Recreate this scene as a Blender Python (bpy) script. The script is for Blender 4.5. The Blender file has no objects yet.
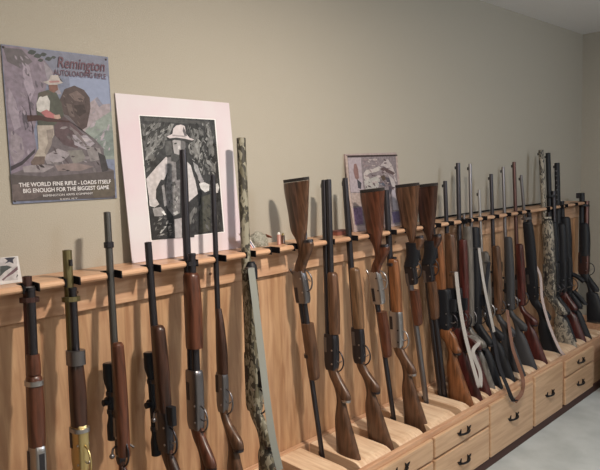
import bpy, bmesh, math, random
from mathutils import Vector, Matrix
random.seed(7)
C = bpy.context.scene.collection
PI = math.pi

# ------------------------------------------------------------------ camera
F = 600.0
CAM = Vector((0.0, -2.0, 1.58))
_X = Vector((630, 85, F)).normalized()          # world axes seen in camera coordinates (right, up, forward)
_Z = Vector((1, .035, 0)).cross(_X).normalized()
if _Z.y < 0: _Z = -_Z
_Y = _Z.cross(_X)
if _Y.z < 0: _Y = -_Y
RT = Matrix((_X, _Y, _Z))                        # camera (right, up, fwd) -> world
cam_d = bpy.data.cameras.new('camera'); cam_o = bpy.data.objects.new('camera', cam_d); C.objects.link(cam_o)
cam_d.sensor_width = 36; cam_d.lens = 36.0 * F / 600; cam_d.clip_start = .02
_r, _u, _f = RT @ Vector((1, 0, 0)), RT @ Vector((0, 1, 0)), RT @ Vector((0, 0, 1))
cam_o.matrix_world = Matrix(((_r.x, _u.x, -_f.x, CAM.x), (_r.y, _u.y, -_f.y, CAM.y), (_r.z, _u.z, -_f.z, CAM.z), (0, 0, 0, 1)))
bpy.context.scene.camera = cam_o

# ------------------------------------------------------------------ light
sc = bpy.context.scene
vs = sc.view_settings
vs.view_transform = 'Standard'; vs.look = 'None'; vs.gamma = 1; vs.use_curve_mapping = False
vs.exposure = 0.70
w = bpy.data.worlds.new('world'); sc.world = w; w.use_nodes = True
w.node_tree.nodes['Background'].inputs[0].default_value = (.75, .85, 1.0, 1)
w.node_tree.nodes['Background'].inputs[1].default_value = 0.3
def area(name, loc, size, energy, col, spread=180):
    l = bpy.data.lights.new(name, 'AREA'); l.shape = 'DISK'; l.size = size; l.energy = energy; l.color = col
    l.spread = math.radians(spread)
    o = bpy.data.objects.new(name, l); C.objects.link(o); o.location = loc
    return o
area('ceiling_lamp_light', (1.45, -1.5, 2.55), .14, 38, (1.0, .89, .76))
def point_fill(name, loc, r, energy, col):
    l = bpy.data.lights.new(name, 'POINT'); l.shadow_soft_size = r; l.energy = energy; l.color = col
    o = bpy.data.objects.new(name, l); C.objects.link(o); o.location = loc
point_fill('globe_lamp_light', (3.4, -2.7, 2.30), .16, 33, (.80, .90, 1.0))  # unseen cool fill added to brighten the ceiling and right side
point_fill('globe_lamp_light', (-.6, -3.0, 2.30), .16, 15, (1.0, .93, .86))  # unseen warm fill added behind the camera

def at(px, py, y):                               # point of the plane y = const along a sight line
    r = RT @ Vector((px - 300, 235 - py, F)); return CAM + r * ((y - CAM.y) / r.y)
def lean(px, py):                                # point of the plane in which the guns lean against the shelf
    r = RT @ Vector((px - 300, 235 - py, F))
    n = Vector((0, 1, -.08)); c = -.14 - .08 * 1.275
    return CAM + r * ((c - n.dot(CAM)) / n.dot(r))

# ------------------------------------------------------------------ materials
MATS = {}
def mat(name, col, rough=.5, metal=0, kind=None, col2=None, scale=8, bump=0, stretch=(1, 1, 1), spec=.5, col3=None, detail=4):
    if name in MATS: return MATS[name]
    m = bpy.data.materials.new(name); m.use_nodes = True; nt = m.node_tree; b = nt.nodes['Principled BSDF']
    b.inputs['Roughness'].default_value = rough; b.inputs['Metallic'].default_value = metal
    b.inputs['Specular IOR Level'].default_value = spec
    b.inputs['Base Color'].default_value = (*col, 1)
    MATS[name] = m
    if kind:
        tc = nt.nodes.new('ShaderNodeTexCoord'); mp = nt.nodes.new('ShaderNodeMapping'); mp.inputs['Scale'].default_value = stretch
        nt.links.new(tc.outputs['Object'], mp.inputs['Vector'])
        rp = nt.nodes.new('ShaderNodeValToRGB')
        if kind == 'voronoi':
            t = nt.nodes.new('ShaderNodeTexVoronoi'); t.inputs['Scale'].default_value = scale
            n2 = nt.nodes.new('ShaderNodeTexNoise'); n2.inputs['Scale'].default_value = scale * 1.2
            mx = nt.nodes.new('ShaderNodeMix'); mx.data_type = 'VECTOR'; mx.inputs[0].default_value = .35
            nt.links.new(mp.outputs[0], n2.inputs['Vector']); nt.links.new(mp.outputs[0], mx.inputs[4]); nt.links.new(n2.outputs['Color'], mx.inputs[5])
            nt.links.new(mx.outputs[1], t.inputs['Vector']); out = t.outputs['Color']
            sp = nt.nodes.new('ShaderNodeSeparateColor'); nt.links.new(out, sp.inputs[0]); out = sp.outputs[0]
            rp.color_ramp.interpolation = 'CONSTANT'
        else:
            t = nt.nodes.new('ShaderNodeTexNoise'); t.inputs['Scale'].default_value = scale; t.inputs['Detail'].default_value = detail
            t.inputs['Distortion'].default_value = .6 if kind == 'wood' else 0
            nt.links.new(mp.outputs[0], t.inputs['Vector']); out = t.outputs['Fac']
        nt.links.new(out, rp.inputs[0]); nt.links.new(rp.outputs[0], b.inputs['Base Color'])
        e = rp.color_ramp.elements
        c2 = col2 or tuple(x * .6 for x in col)
        if kind == 'voronoi':
            e[0].position = 0; e[0].color = (*col, 1); e[1].position = .38; e[1].color = (*c2, 1)
            q = e.new(.7); q.color = (*(col3 or col), 1)
        else:
            e[0].position = .34; e[0].color = (*c2, 1); e[1].position = .66; e[1].color = (*col, 1)
            if col3: q = e.new(.5); q.color = (*col3, 1)
        if bump:
            bp = nt.nodes.new('ShaderNodeBump'); bp.inputs['Strength'].default_value = bump; bp.inputs['Distance'].default_value = .004
            nt.links.new(out, bp.inputs['Height']); nt.links.new(bp.outputs[0], b.inputs['Normal'])
    return m

wall_m = mat('painted_wall', (.43, .392, .33), .85, kind='noise', col2=(.40, .365, .305), scale=240, bump=.25)
ceil_m = mat('painted_ceiling', (.78, .77, .77), .9, kind='noise', col2=(.74, .73, .73), scale=160, bump=.2)
carpet_m = mat('carpet', (.50, .525, .52), .98, kind='noise', col2=(.40, .42, .415), scale=5, bump=.3, spec=.1, detail=9)
floor_shade_m = mat('dark_rug', (.06, .062, .065), .98, kind='noise', col2=(.03, .03, .032), scale=120, bump=.6, spec=.1)  # floor shade at the right end, put into a dark colour
pine_v = mat('pine_vertical', (.57, .355, .205), .42, kind='wood', col2=(.39, .21, .115), scale=6, stretch=(7, 7, .7), bump=.03, detail=6)
pine_h = mat('pine_horizontal', (.64, .40, .25), .36, kind='wood', col2=(.48, .265, .16), scale=6, stretch=(.7, 7, 7), bump=.03, detail=6)
pine_t = mat('pine_tray', (.80, .60, .42), .4, kind='wood', col2=(.62, .41, .26), scale=6, stretch=(9, .8, 9), bump=.02, detail=6)
pine_d = mat('pine_drawer', (.60, .40, .25), .42, kind='wood', col2=(.46, .285, .17), scale=6, stretch=(.6, 7, 8), bump=.03, detail=6)
knot_m = mat('knot', (.16, .07, .035), .6)
felt = mat('black_felt', (.012, .011, .013), .95, spec=.1)
dark_in = mat('tray_lining', (.10, .055, .03), .9, spec=.1)  # dark brown shade between the dividers, put into the tray floor colour
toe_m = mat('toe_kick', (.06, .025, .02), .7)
iron = mat('black_iron', (.015, .014, .016), .45, metal=.6)
end_shade_m = mat('dark_brown_wood', (.075, .035, .022), .4, kind='wood', col2=(.045, .02, .013), scale=6, stretch=(1, 1, 8))  # shade over the drawer end, put into a dark wood colour

def walnut(name, c, r=.34):
    c = tuple(x * .72 for x in c)
    return mat(name, c, r, kind='wood', col2=tuple(x * .32 for x in c), scale=5, stretch=(14, 14, 1.6), detail=5)
W_red = walnut('wood_red_walnut', (.19, .065, .035))
W_brn = walnut('wood_brown_walnut', (.20, .098, .055))
W_dk = walnut('wood_dark_walnut', (.095, .04, .026))
W_lt = walnut('wood_light_walnut', (.30, .165, .088))
W_org = walnut('wood_orange_beech', (.36, .14, .055))
W_mar = walnut('wood_maroon', (.13, .03, .026))
W_gry = walnut('laminate_grey', (.25, .225, .20))
blued = mat('blued_steel', (.055, .052, .06), .34, metal=.8)
sheen_steel = mat('olive_bronze', (.20, .17, .085), .42, metal=.85)  # barrel steel with the warm reflected light put into its colour
greyst = mat('greyed_steel', (.13, .125, .12), .38, metal=.85)
brownst = mat('browned_steel', (.10, .055, .05), .36, metal=.8)
steel = mat('brushed_steel', (.42, .41, .42), .3, metal=.9)
dsteel = mat('worn_steel', (.20, .19, .20), .35, metal=.9)
brass = mat('brass', (.60, .47, .22), .32, metal=.9)
blk = mat('black_synthetic', (.012, .013, .017), .5, spec=.3)
charc = mat('charcoal_synthetic', (.045, .045, .05), .5, spec=.35)
rubber = mat('black_rubber', (.02, .016, .016), .7)
rubr = mat('brown_rubber', (.10, .035, .025), .7)
glass_m = mat('scope_glass', (.03, .04, .06), .08)
camo = mat('camo_brown', (.13, .115, .075), .6, kind='voronoi', col2=(.04, .035, .026), col3=(.27, .25, .19), scale=24, stretch=(1, 1, .45))
camo2 = mat('camo_pale', (.34, .30, .24), .6, kind='voronoi', col2=(.05, .045, .04), col3=(.20, .175, .14), scale=22, stretch=(1, 1, .5))
sl_gry = mat('grey_webbing', (.25, .26, .24), .85, spec=.2)
sl_wht = mat('pale_leather', (.36, .335, .315), .7)
sl_blk = mat('black_webbing', (.02, .02, .024), .8, spec=.2)
sl_brn = mat('brown_leather', (.16, .07, .04), .6)
white = mat('white_plastic', (.75, .74, .72), .5)
red = mat('red_paint', (.45, .05, .05), .5)

# ------------------------------------------------------------------ helpers
def link(name, me, m, parent=None):
    if m is not None:
        for mm in (m if isinstance(m, (list, tuple)) else [m]): me.materials.append(mm)
    o = bpy.data.objects.new(name, me); C.objects.link(o)
    if parent: o.parent = parent
    return o
def obj(name, bm, m, parent=None, smooth=False, bevel=0):
    bmesh.ops.recalc_face_normals(bm, faces=bm.faces)
    me = bpy.data.meshes.new(name); bm.to_mesh(me); bm.free()
    if smooth:
        for p in me.polygons: p.use_smooth = True
        try: me.set_sharp_from_angle(angle=math.radians(50))
        except Exception: pass
    o = link(name, me, m, parent)
    if bevel:
        b = o.modifiers.new('bevel', 'BEVEL'); b.width = bevel; b.segments = 2; b.limit_method = 'ANGLE'
    return o
def struct(name, bm, m, bevel=0):
    o = obj(name, bm, m, bevel=bevel); o['kind'] = 'structure'; return o
def thing(name, label, cat, loc=(0, 0, 0), group=None):
    o = bpy.data.objects.new(name, None); C.objects.link(o); o.location = loc; o.empty_display_size = .05
    o['label'] = label; o['category'] = cat
    if group: o['group'] = group
    return o
def tag(o, label, cat, group=None):
    o['label'] = label; o['category'] = cat
    if group: o['group'] = group
    return o
def box(bm, a, b):
    x0, y0, z0 = [min(p, q) for p, q in zip(a, b)]; x1, y1, z1 = [max(p, q) for p, q in zip(a, b)]
    v = [bm.verts.new(p) for p in ((x0, y0, z0), (x1, y0, z0), (x1, y1, z0), (x0, y1, z0), (x0, y0, z1), (x1, y0, z1), (x1, y1, z1), (x0, y1, z1))]
    for f in ((0, 1, 2, 3), (4, 5, 6, 7), (0, 1, 5, 4), (1, 2, 6, 5), (2, 3, 7, 6), (3, 0, 4, 7)): bm.faces.new([v[i] for i in f])
def bx(a, b):
    bm = bmesh.new(); box(bm, a, b); return bm
def prism_x(bm, prof, x0, x1):                   # profile of (y, z) points extruded along x
    a = [bm.verts.new((x0, y, z)) for y, z in prof]; b = [bm.verts.new((x1, y, z)) for y, z in prof]
    n = len(prof)
    bm.faces.new(a); bm.faces.new(b[::-1])
    for i in range(n): bm.faces.new((a[i], a[(i + 1) % n], b[(i + 1) % n], b[i]))
def rings(bm, R):
    vs_ = [[bm.verts.new(p) for p in r] for r in R]; n = len(R[0])
    for a, b in zip(vs_, vs_[1:]):
        for i in range(n): bm.faces.new((a[i], a[(i + 1) % n], b[(i + 1) % n], b[i]))
    bm.faces.new(vs_[0][::-1]); bm.faces.new(vs_[-1])
def loft(bm, secs, n=16, e=2.4, sub=4, w=0):     # secs: (s, v_top, v_bottom, half width); gun coordinates x=w, y=v, z=s
    P = []
    m = len(secs)
    for i in range(m - 1):
        p0, p1, p2, p3 = secs[max(i - 1, 0)], secs[i], secs[i + 1], secs[min(i + 2, m - 1)]
        for k in range(sub):
            t = k / sub
            P.append([.5 * (2 * b + (c - a) * t + (2 * a - 5 * b + 4 * c - d) * t * t + (3 * b - a - 3 * c + d) * t ** 3) for a, b, c, d in zip(p0, p1, p2, p3)])
    P.append(list(secs[-1]))
    R = []
    for s, vt, vb, hw in P:
        c = (vt + vb) / 2; hv = abs(vt - vb) / 2
        r = []
        for k in range(n):
            a = 2 * PI * k / n; ca, sa = math.cos(a), math.sin(a)
            r.append((w + hw * math.copysign(abs(ca) ** (2 / e), ca), c + hv * math.copysign(abs(sa) ** (2 / e), sa), s))
        R.append(r)
    rings(bm, R)
def cyl(bm, s0, s1, v=0, r0=.01, r1=None, n=14, w=0):
    r1 = r0 if r1 is None else r1
    rings(bm, [[(w + r * math.cos(2 * PI * k / n), v + r * math.sin(2 * PI * k / n), s) for k in range(n)] for s, r in ((s0, r0), (s1, r1))])
def lathe(bm, prof, v=0, w=0, n=16):
    rings(bm, [[(w + r * math.cos(2 * PI * k / n), v + r * math.sin(2 * PI * k / n), s) for k in range(n)] for s, r in prof])
def tube(bm, pts, r, n=8, closed=False):
    pts = [Vector(p) for p in pts]; R = []; m = len(pts)
    for i, p in enumerate(pts):
        d = (pts[min(i + 1, m - 1)] - pts[max(i - 1, 0)]).normalized()
        up = Vector((1, 0, 0)) if abs(d.x) < .9 else Vector((0, 1, 0))
        a = d.cross(up).normalized(); b = d.cross(a)
        rr = r[i] if isinstance(r, (list, tuple)) else r
        R.append([p + a * rr * math.cos(2 * PI * k / n) + b * rr * math.sin(2 * PI * k / n) for k in range(n)])
    rings(bm, R)
def smooth_pts(pts, sub=5):
    out = []; m = len(pts)
    for i in range(m - 1):
        p0, p1, p2, p3 = [Vector(pts[j]) for j in (max(i - 1, 0), i, i + 1, min(i + 2, m - 1))]
        for k in range(sub):
            t = k / sub
            out.append(.5 * (2 * p1 + (p2 - p0) * t + (2 * p0 - 5 * p1 + 4 * p2 - p3) * t * t + (3 * p1 - p0 - 3 * p2 + p3) * t ** 3))
    out.append(Vector(pts[-1])); return out
def ribbon(bm, pts, wd, wdir=(1, 0, 0), th=.003):
    pts = smooth_pts(pts, 6); wv = Vector(wdir).normalized(); R = []; m = len(pts)
    for i, p in enumerate(pts):
        d = (pts[min(i + 1, m - 1)] - pts[max(i - 1, 0)]).normalized()
        a = (wv - d * wv.dot(d)).normalized(); b = d.cross(a)
        R.append([p + a * wd / 2 + b * th / 2, p + a * wd / 2 - b * th / 2, p - a * wd / 2 - b * th / 2, p - a * wd / 2 + b * th / 2])
    rings(bm, R)

# ------------------------------------------------------------------ room
XL, XR, YB, ZC = -2.6, 5.16, -4.2, 2.61
struct('floor', bx((XL, YB, -.1), (XR, 0, 0)), carpet_m)
struct('ceiling', bx((XL, YB, ZC), (XR, 0, ZC + .1)), ceil_m)
struct('wall_back', bx((XL, 0, 0), (XR, .1, ZC)), wall_m)
struct('wall_right', bx((XR, YB, 0), (XR + .1, .1, ZC)), wall_m)
struct('wall_left', bx((XL - .1, YB, 0), (XL, .1, ZC)), wall_m)
struct('wall_front', bx((XL, YB - .1, 0), (XR, YB, ZC)), wall_m)

# ------------------------------------------------------------------ gun specs: pixel of muzzle and of a low point of the bore
U = []   # (name, label, top_px, low_px, spec)
def G(name, label, top, low, **k): U.append((name, label, top, low, k))

g_rack = 'long guns standing in the wooden rack'
def up(name, label, top, low, **k): G(name, label, top, low, **k)
up('lever_rifle', 'lever rifle with brown forearm and steel band, leftmost in the rack', (27, 276), (37, 446),
   br=.0125, bmat=brownst, mag=(1.0, .0125), fore=(.527, .74, .004, -.05, .023), fmat=W_red, bands=[(.715, .019, .038)], fore2=(.74, .80, .0, -.042, .019),  # blued barrel, its brown reflection put into the colour
   recv=(.36, .53, .016, -.055, .017), rmat=steel, port=1, stock=W_red, lever=1, rings_=[(.99, .015, steel)])
up('lever_rifle', 'lever rifle with brass receiver and dark forearm, second from the left', (67, 250), (79, 422),
   br=.013, bmat=sheen_steel, mag=(.98, .012), fore=(.545, .745, .006, -.05, .023), fmat=W_dk, bands=[(.76, .021, .042)], bandmat=dsteel, bandw=.045,
   recv=(.40, .55, .016, -.055, .018), rmat=brass, stock=W_dk, lever=1, bands2=[(.535, .022, .045)], sightpost=1.05)
up('bolt_rifle', 'slim bolt rifle with small-scoped one-piece red walnut stock and stepped muzzle', (107, 212), (124, 465),
   br=.0105, bmat=greyst, fore=(.40, .775, -.004, -.046, .019), fmat=W_red, recv=(.37, .55, .013, -.02, .014), rmat=blued, stock=W_red,
   scope=(.44, .70, .016, .05), bolt=.40, tip=1)
up('scoped_rifle', 'short-barrelled rifle with long black scope and dark walnut forearm', (148, 242), (163, 405),
   br=.0115, bmat=blued, fore=(.50, .80, .006, -.055, .022), fmat=W_dk, recv=(.36, .51, .02, -.055, .017), rmat=blued, stock=W_dk,
   scope=(.33, .70, .018, .058), bolt=.47, boxmag=1)
up('pump_shotgun', 'pump shotgun with big ribbed red walnut forearm before the cowboy print', (183, 150), (196, 400),
   br=.0125, bmat=blued, mag=(1.035, .014), magv=-.028, fore=(.69, .965, .010, -.055, .027), fmat=W_red, recv=(.395, .61, .022, -.05, .0195), rmat=dsteel, stock=W_red, port=0)
up('rifle', 'slender long rifle with silver-grey receiver, right of the big pump shotgun', (213, 175), (224, 400),
   br=.0088, bmat=blued, fore=(.565, .81, .010, -.040, .0165), fmat=W_dk, recv=(.42, .57, .014, -.036, .015), rmat=dsteel, stock=W_brn, taper=1)
up('camouflage_shotgun', 'mottled camouflage shotgun with grey-green sling and tallest barrel on the left half', (241, 138), (255, 400),
   br=.0165, bmat=camo, mag=(.97, .013), magv=-.03, fore=(.60, .90, .012, -.055, .024), fmat=camo, recv=(.38, .61, .022, -.052, .02), rmat=camo, stock=camo, cap=1, boxmag=1,
   sling=(sl_gry, .026, [(251, 268, -.20), (255, 300, -.24), (261, 350, -.29), (267, 400, -.34), (273, 440, -.37), (280, 470, -.39)]))
up('pump_shotgun', 'upside-down pump shotgun, brown butt up, just right of the camouflage gun', (295, 180), (318, 425), inv=1,
   br=.0098, bmat=blued, mag=(.80, .0115), fore=(.62, .87, .008, -.05, .0225), fmat=W_brn, recv=(.39, .53, .02, -.05, .018), rmat=dsteel, stock=W_brn, hammer=1, vs=.035, L=1.24, port=0)
up('over_under_shotgun', 'double-barrel shotgun with stacked wide barrels and black receiver', (324, 180), (332, 355),
   br=.0125, bmat=blued, ou=.027, fore=(.59, .865, -.012, -.062, .022), fmat=W_brn, recv=(.43, .59, .016, -.05, .021), rmat=blued, stock=W_brn)
up('semi_auto_shotgun', 'single-barrel shotgun with slim mottled-brown forearm, right of the stacked double barrel', (345, 178), (361, 362),
   br=.0115, bmat=blued, rib=1, fore=(.575, .86, .006, -.048, .021), fmat=W_lt, recv=(.41, .58, .02, -.042, .018), rmat=blued, stock=W_brn)
up('break_action_shotgun', 'upside-down break-action shotgun with red butt before the carved picture', (372, 190), (394, 420), inv=1,
   br=.0105, bmat=blued, fore=(.60, .83, .006, -.045, .021), fmat=W_red, recv=(.40, .56, .02, -.045, .018), rmat=steel, stock=W_red, vs=.04, L=1.18, hammer=1)
up('pump_shotgun', 'shotgun with orange walnut forearm, silver receiver and ringed grip cap', (386, 190), (398, 345),
   br=.0135, bmat=blued, mag=(.875, .012), fore=(.60, .865, .008, -.052, .022), fmat=W_org, recv=(.42, .605, .02, -.05, .019), rmat=steel, stock=W_brn)
up('single_shot_rifle', 'upside-down long gun with brown butt and black shell band, left one of two', (408, 185), (426, 400), inv=1,
   br=.013, bmat=dsteel, fore=(.55, .74, .008, -.045, .022), fmat=W_red, recv=(.40, .52, .018, -.045, .018), rmat=blued, stock=W_brn, vs=.045, L=1.17, shells=1)
up('single_shot_rifle', 'upside-down long gun with yellowish dark butt and black shell band, right one of two', (427, 185), (441, 395), inv=1,
   br=.0135, bmat=blued, ou=.024, fore=(.52, .73, .0, -.05, .022), fmat=W_brn, recv=(.40, .52, .018, -.045, .018), rmat=blued, stock=W_dk, vs=.045, L=1.17, shells=1)
up('semi_auto_rifle', 'black-receiver gun with orange forearm tip and orange-brown butt stock', (433.5, 226), (442, 320),
   br=.0095, bmat=blued, fore=(.64, .945, .012, -.05, .022), fmat=W_org, recv=(.43, .65, .026, -.072, .024), rmat=blk, boxmag=1, stock=W_org)
up('semi_auto_rifle', 'black-receiver gun with dark barrel, red-brown forearm and maroon butt stock', (445, 181), (453, 320),
   br=.0125, bmat=blued, fore=(.63, .945, .012, -.05, .023), fmat=W_brn, recv=(.42, .64, .026, -.072, .024), rmat=blk, boxmag=1, stock=W_mar)
up('bolt_rifle', 'long-barrelled rifle with maroon forearm and pale sling strap', (458, 163), (464, 330),
   br=.0135, bmat=blued, fore=(.40, .90, .0, -.048, .02), fmat=W_mar, recv=(.40, .58, .014, -.03, .015), rmat=blued, stock=W_mar, bolt=.42,
   sling=(sl_wht, .02, [(456, 272, -.24), (459, 300, -.27), (464, 330, -.31), (470, 355, -.35), (477, 380, -.40), (480, 387, -.41), (480, 372, -.38), (473, 352, -.35), (479, 342, -.34), (470, 336, -.33)]))
up('laminate_rifle', 'carbine in a pale grey laminate stock, muzzle just above the shelf', (464, 214), (469, 330),
   br=.0085, bmat=dsteel, fore=(.40, .97, .004, -.048, .022), fmat=W_gry, recv=(.40, .60, .014, -.03, .015), rmat=dsteel, stock=W_gry, bolt=.44)
up('synthetic_rifle', 'light-muzzled rifle with wide black synthetic forearm, beside the grey laminate carbine', (470, 164), (476, 330),
   br=.0105, bmat=dsteel, fore=(.40, .96, .012, -.052, .024), fmat=blk, recv=(.40, .62, .022, -.05, .02), rmat=blk, stock=blk, boxmag=1)
up('scoped_rifle', 'silver scoped rifle with short muzzle and white carrying strap', (479, 190), (488, 330),
   br=.0085, bmat=steel, fore=(.40, .80, .004, -.045, .02), fmat=W_gry, recv=(.40, .60, .014, -.03, .015), rmat=steel, stock=blk, scope=(.45, .78, .018, .052), bolt=.42,
   sling=(sl_wht, .016, [(479, 248, -.22), (481, 265, -.24), (485, 290, -.28), (491, 318, -.32), (494, 332, -.33)]))
up('scoped_rifle', 'dark-barrelled scoped rifle with brown forearm and trailing black sling loop', (491, 174), (499, 330),
   br=.012, bmat=blued, fore=(.40, .82, .004, -.045, .021), fmat=W_brn, recv=(.40, .60, .014, -.03, .015), rmat=blued, stock=charc, scope=(.42, .76, .018, .055), bolt=.42,
   sling=(sl_blk, .02, [(489, 262, -.22), (486, 300, -.27), (494, 340, -.34), (499, 365, -.42), (507, 386, -.505), (513, 400, -.515), (518, 398, -.515)]))
up('scoped_rifle', 'grey-muzzled rifle with charcoal stock and brown leather sling hanging over the drawers', (503, 167), (511, 320),
   br=.0105, bmat=dsteel, fore=(.40, .86, .004, -.045, .021), fmat=charc, recv=(.40, .60, .014, -.03, .016), rmat=dsteel, stock=charc, bolt=.42, scope=(.42, .70, .018, .05),
   sling=(sl_brn, .02, [(515, 402, -.52), (522, 392, -.515), (523, 380, -.51), (518, 364, -.43), (512, 345, -.36), (507, 310, -.28)]))
up('bolt_rifle', 'rifle with dark muzzle, deep red barrel and maroon butt stock near the right end', (514, 162), (522, 320),
   br=.0125, bmat=brownst, fore=(.40, .80, .004, -.045, .02), fmat=W_mar, recv=(.40, .60, .014, -.03, .016), rmat=blued, stock=W_mar, bolt=.42)
up('synthetic_shotgun', 'pale-muzzled gun with smooth black forearm and black butt stock', (521, 175), (536, 320),
   br=.0105, bmat=dsteel, mag=(.99, .015), magv=-.03, fore=(.60, .93, .012, -.052, .024), fmat=blk, recv=(.40, .62, .022, -.05, .02), rmat=blk, stock=blk)
up('camouflage_shotgun', 'pale camouflage shotgun with pinkish sling, among the black guns at right', (541, 150), (552, 310),
   br=.015, bmat=camo2, mag=(.97, .014), magv=-.03, fore=(.60, .92, .012, -.055, .026), fmat=camo2, recv=(.38, .61, .024, -.052, .022), rmat=camo2, stock=camo2,
   sling=(mat('pinkish_strap', (.42, .34, .32), .8), .018, [(533, 262, -.20), (540, 275, -.24), (542, 298, -.28), (547, 318, -.33), (553, 335, -.38), (560, 350, -.44), (565, 356, -.455)]))
up('tactical_shotgun', 'tall black shotgun right of the pale camouflage one', (548, 153), (555.5, 310),
   br=.0145, bmat=blk, mag=(1.12, .014), magv=-.03, fore=(.62, .90, .014, -.055, .026), fmat=blk, recv=(.38, .61, .024, -.052, .022), rmat=blk, stock=blk, vs=.01)
up('tactical_shotgun', 'black vent-shrouded gun with brown wooden butt, second black barrel at right', (557, 163), (563, 310),
   br=.016, bmat=blk, fore=(.60, .88, .014, -.055, .026), fmat=blk, recv=(.38, .61, .024, -.052, .022), rmat=blk, stock=W_mar, holes=1)
up('carbine', 'short black carbine with lumpy sights and curved magazine, right of the black barrels', (562, 201), (568, 300),
   br=.014, bmat=blk, fore=(.62, .92, .02, -.055, .028), fmat=blk, recv=(.38, .63, .024, -.055, .022), rmat=blk, stock=blk, curvemag=1, scope=(.52, .86, .022, .058))
up('pump_shotgun', 'black-stocked gun with brown-red barrel side beyond the rack panel, rightmost of all', (582, 193), (585, 285), zb=.363,
   br=.017, bmat=blk, mag=(.93, .017), magv=-.034, magmat=brownst, fore=(.50, .76, .016, -.055, .027), fmat=blk, recv=(.36, .53, .024, -.052, .022), rmat=brownst, stock=blk, foresight=1)

ZB = .27
def YAW(x): return 2
def frames():
    out = []
    for name, label, top, low, k in U:
        if k.get('inv'): top = (top[0] - 11, top[1])
        else: low = (low[0] - 3, low[1])
        pt, pl = lean(*top), lean(*low)
        d = (pt - pl).normalized()
        if k.get('inv'):
            o = pt.copy(); ax = -d
        else:
            o = pt + d * ((k.get('zb', ZB) - pt.z) / d.z); ax = d
        y = Vector((0, 1, 0)); y = (y - ax * y.dot(ax)).normalized()
        y = Matrix.Rotation(math.radians(k.get('yaw', YAW(o.x))) * (-1 if ax.z < 0 else 1), 3, ax) @ y; x = y.cross(ax)
        L = k.get('L', (pt - o).length)
        sx = pt + d * ((1.265 - pt.z) / d.z); bx_ = pt + d * ((ZB - pt.z) / d.z)
        out.append((o, Matrix((x, y, ax)).transposed(), L, sx.x, bx_.x, sx.y))
    return out
FR = frames()

# ------------------------------------------------------------------ the rack
RX0, RX1 = -.45, 4.89
TOPZ = 1.275
rack = thing('gun_rack', 'long pale pine gun rack with notched shelf, slotted tray and drawers along the back wall', 'gun rack', (2.2, -.2, 0))
def part(name, bm, m, parent=rack, bevel=0, smooth=False, sub=None):
    o = obj(name, bm, m, None, bevel=bevel, smooth=smooth)
    o.parent = parent
    inv = Matrix.Translation(-rack.location) if parent is rack else Matrix.Identity(4)
    o.matrix_parent_inverse = inv
    return o
part('back_panel', bx((RX0, -.075, .26), (RX1, -.002, 1.253)), pine_v)
part('top_rail', bx((RX0, -.095, 1.150), (RX1, -.0755, 1.2525)), pine_h, bevel=.003)
for x in (RX0 + .03, RX1 - .045):
    part('stile', bx((x - .03, -.094, .365), (x + .04, -.0755, 1.149)), pine_v, bevel=.003)
notches = sorted([f[3] for f in FR])
extra = [.50, .36, .22, 1.60]
notches = sorted(notches + [e for e in extra])
for e in (4.50, 4.64):
    if min(abs(e - n) for n in notches) > .06: notches.append(e)
notches.sort()
bm = bmesh.new()
prof_back = [(-.002, TOPZ - .022), (-.002, TOPZ), (-.118, TOPZ), (-.118, TOPZ - .022)]
prism_x(bm, prof_back, RX0, RX1)
prof_t = [(-.1175, TOPZ - .022), (-.1175, TOPZ), (-.162, TOPZ), (-.168, TOPZ - .003), (-.172, TOPZ - .008), (-.172, TOPZ - .014), (-.168, TOPZ - .019), (-.162, TOPZ - .022)]
NW = .024
x = RX0
for n in notches + [None]:
    e = RX1 if n is None else n - NW
    if e - x > .012: prism_x(bm, prof_t, x, e)
    if n is not None: x = max(n + NW, x)
part('shelf', bm, pine_h)
for n in notches:
    bm = bmesh.new()
    box(bm, (n - NW, -.1235, TOPZ - .0235), (n + NW, -.1182, TOPZ + .0012))
    box(bm, (n + NW - .004, -.175, TOPZ - .0235), (n + NW + .0005, -.1182, TOPZ + .0012))
    box(bm, (n - NW - .0005, -.175, TOPZ - .0235), (n - NW + .004, -.1182, TOPZ + .0012))
    part('notch_lining', bm, felt)
# knots in the top rail
for kx, kz in ((.80, 1.215), (1.33, 1.20), (2.5, 1.2), (3.4, 1.22)):
    bm = bmesh.new(); c = bmesh.ops.create_cone(bm, cap_ends=True, segments=14, radius1=.0075, radius2=.0075, depth=.001, matrix=Matrix.Translation((kx, -.0953, kz)) @ Matrix.Rotation(PI / 2, 4, 'X') @ Matrix.Scale(.7, 4, (0, 1, 0)))
    part('knot', bm, knot_m)
# tray
FY = -.47
part('tray_floor', bx((RX0, FY + .02, .235), (RX1, -.0755, .258)), dark_in)
part('tray_back_rail', bx((RX0, -.103, .2585), (RX1, -.0757, .350)), pine_h, bevel=.003)
part('front_rail', bx((RX0, FY, .2), (RX1, FY + .024, .363)), pine_h, bevel=.004)
part('end_cover', bx((4.66, FY + .0245, .2585), (RX1, -.1035, .362)), pine_h, bevel=.003)
slots = sorted([f[4] for f in FR if f[4] < 4.6] + [.50, .36, .22, 1.60, 4.46, 4.58])
sl = []
for s_ in slots:
    if not sl or s_ - sl[-1] > .085: sl.append(s_)
for a, b in zip(sl, sl[1:]):
    x0, x1 = a + .030, b - .030
    if x1 - x0 < .03: continue
    bm = bmesh.new(); yf, yb, zt, zb = FY + .034, -.1035, .346, .2585
    prof = [(yb, zb), (yb, zt)] + [(yf + .075 - .075 * math.sin(t * PI / 2 / 6), zt - .075 + .075 * math.cos(t * PI / 2 / 6)) for t in range(7)] + [(yf, zb)]
    prism_x(bm, prof, x0, x1)
    part('slot_divider', bm, pine_t, bevel=.0025)
part('carcass', bx((RX0, FY + .0245, .0525), (RX1, -.003, .2345)), pine_d)
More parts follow.
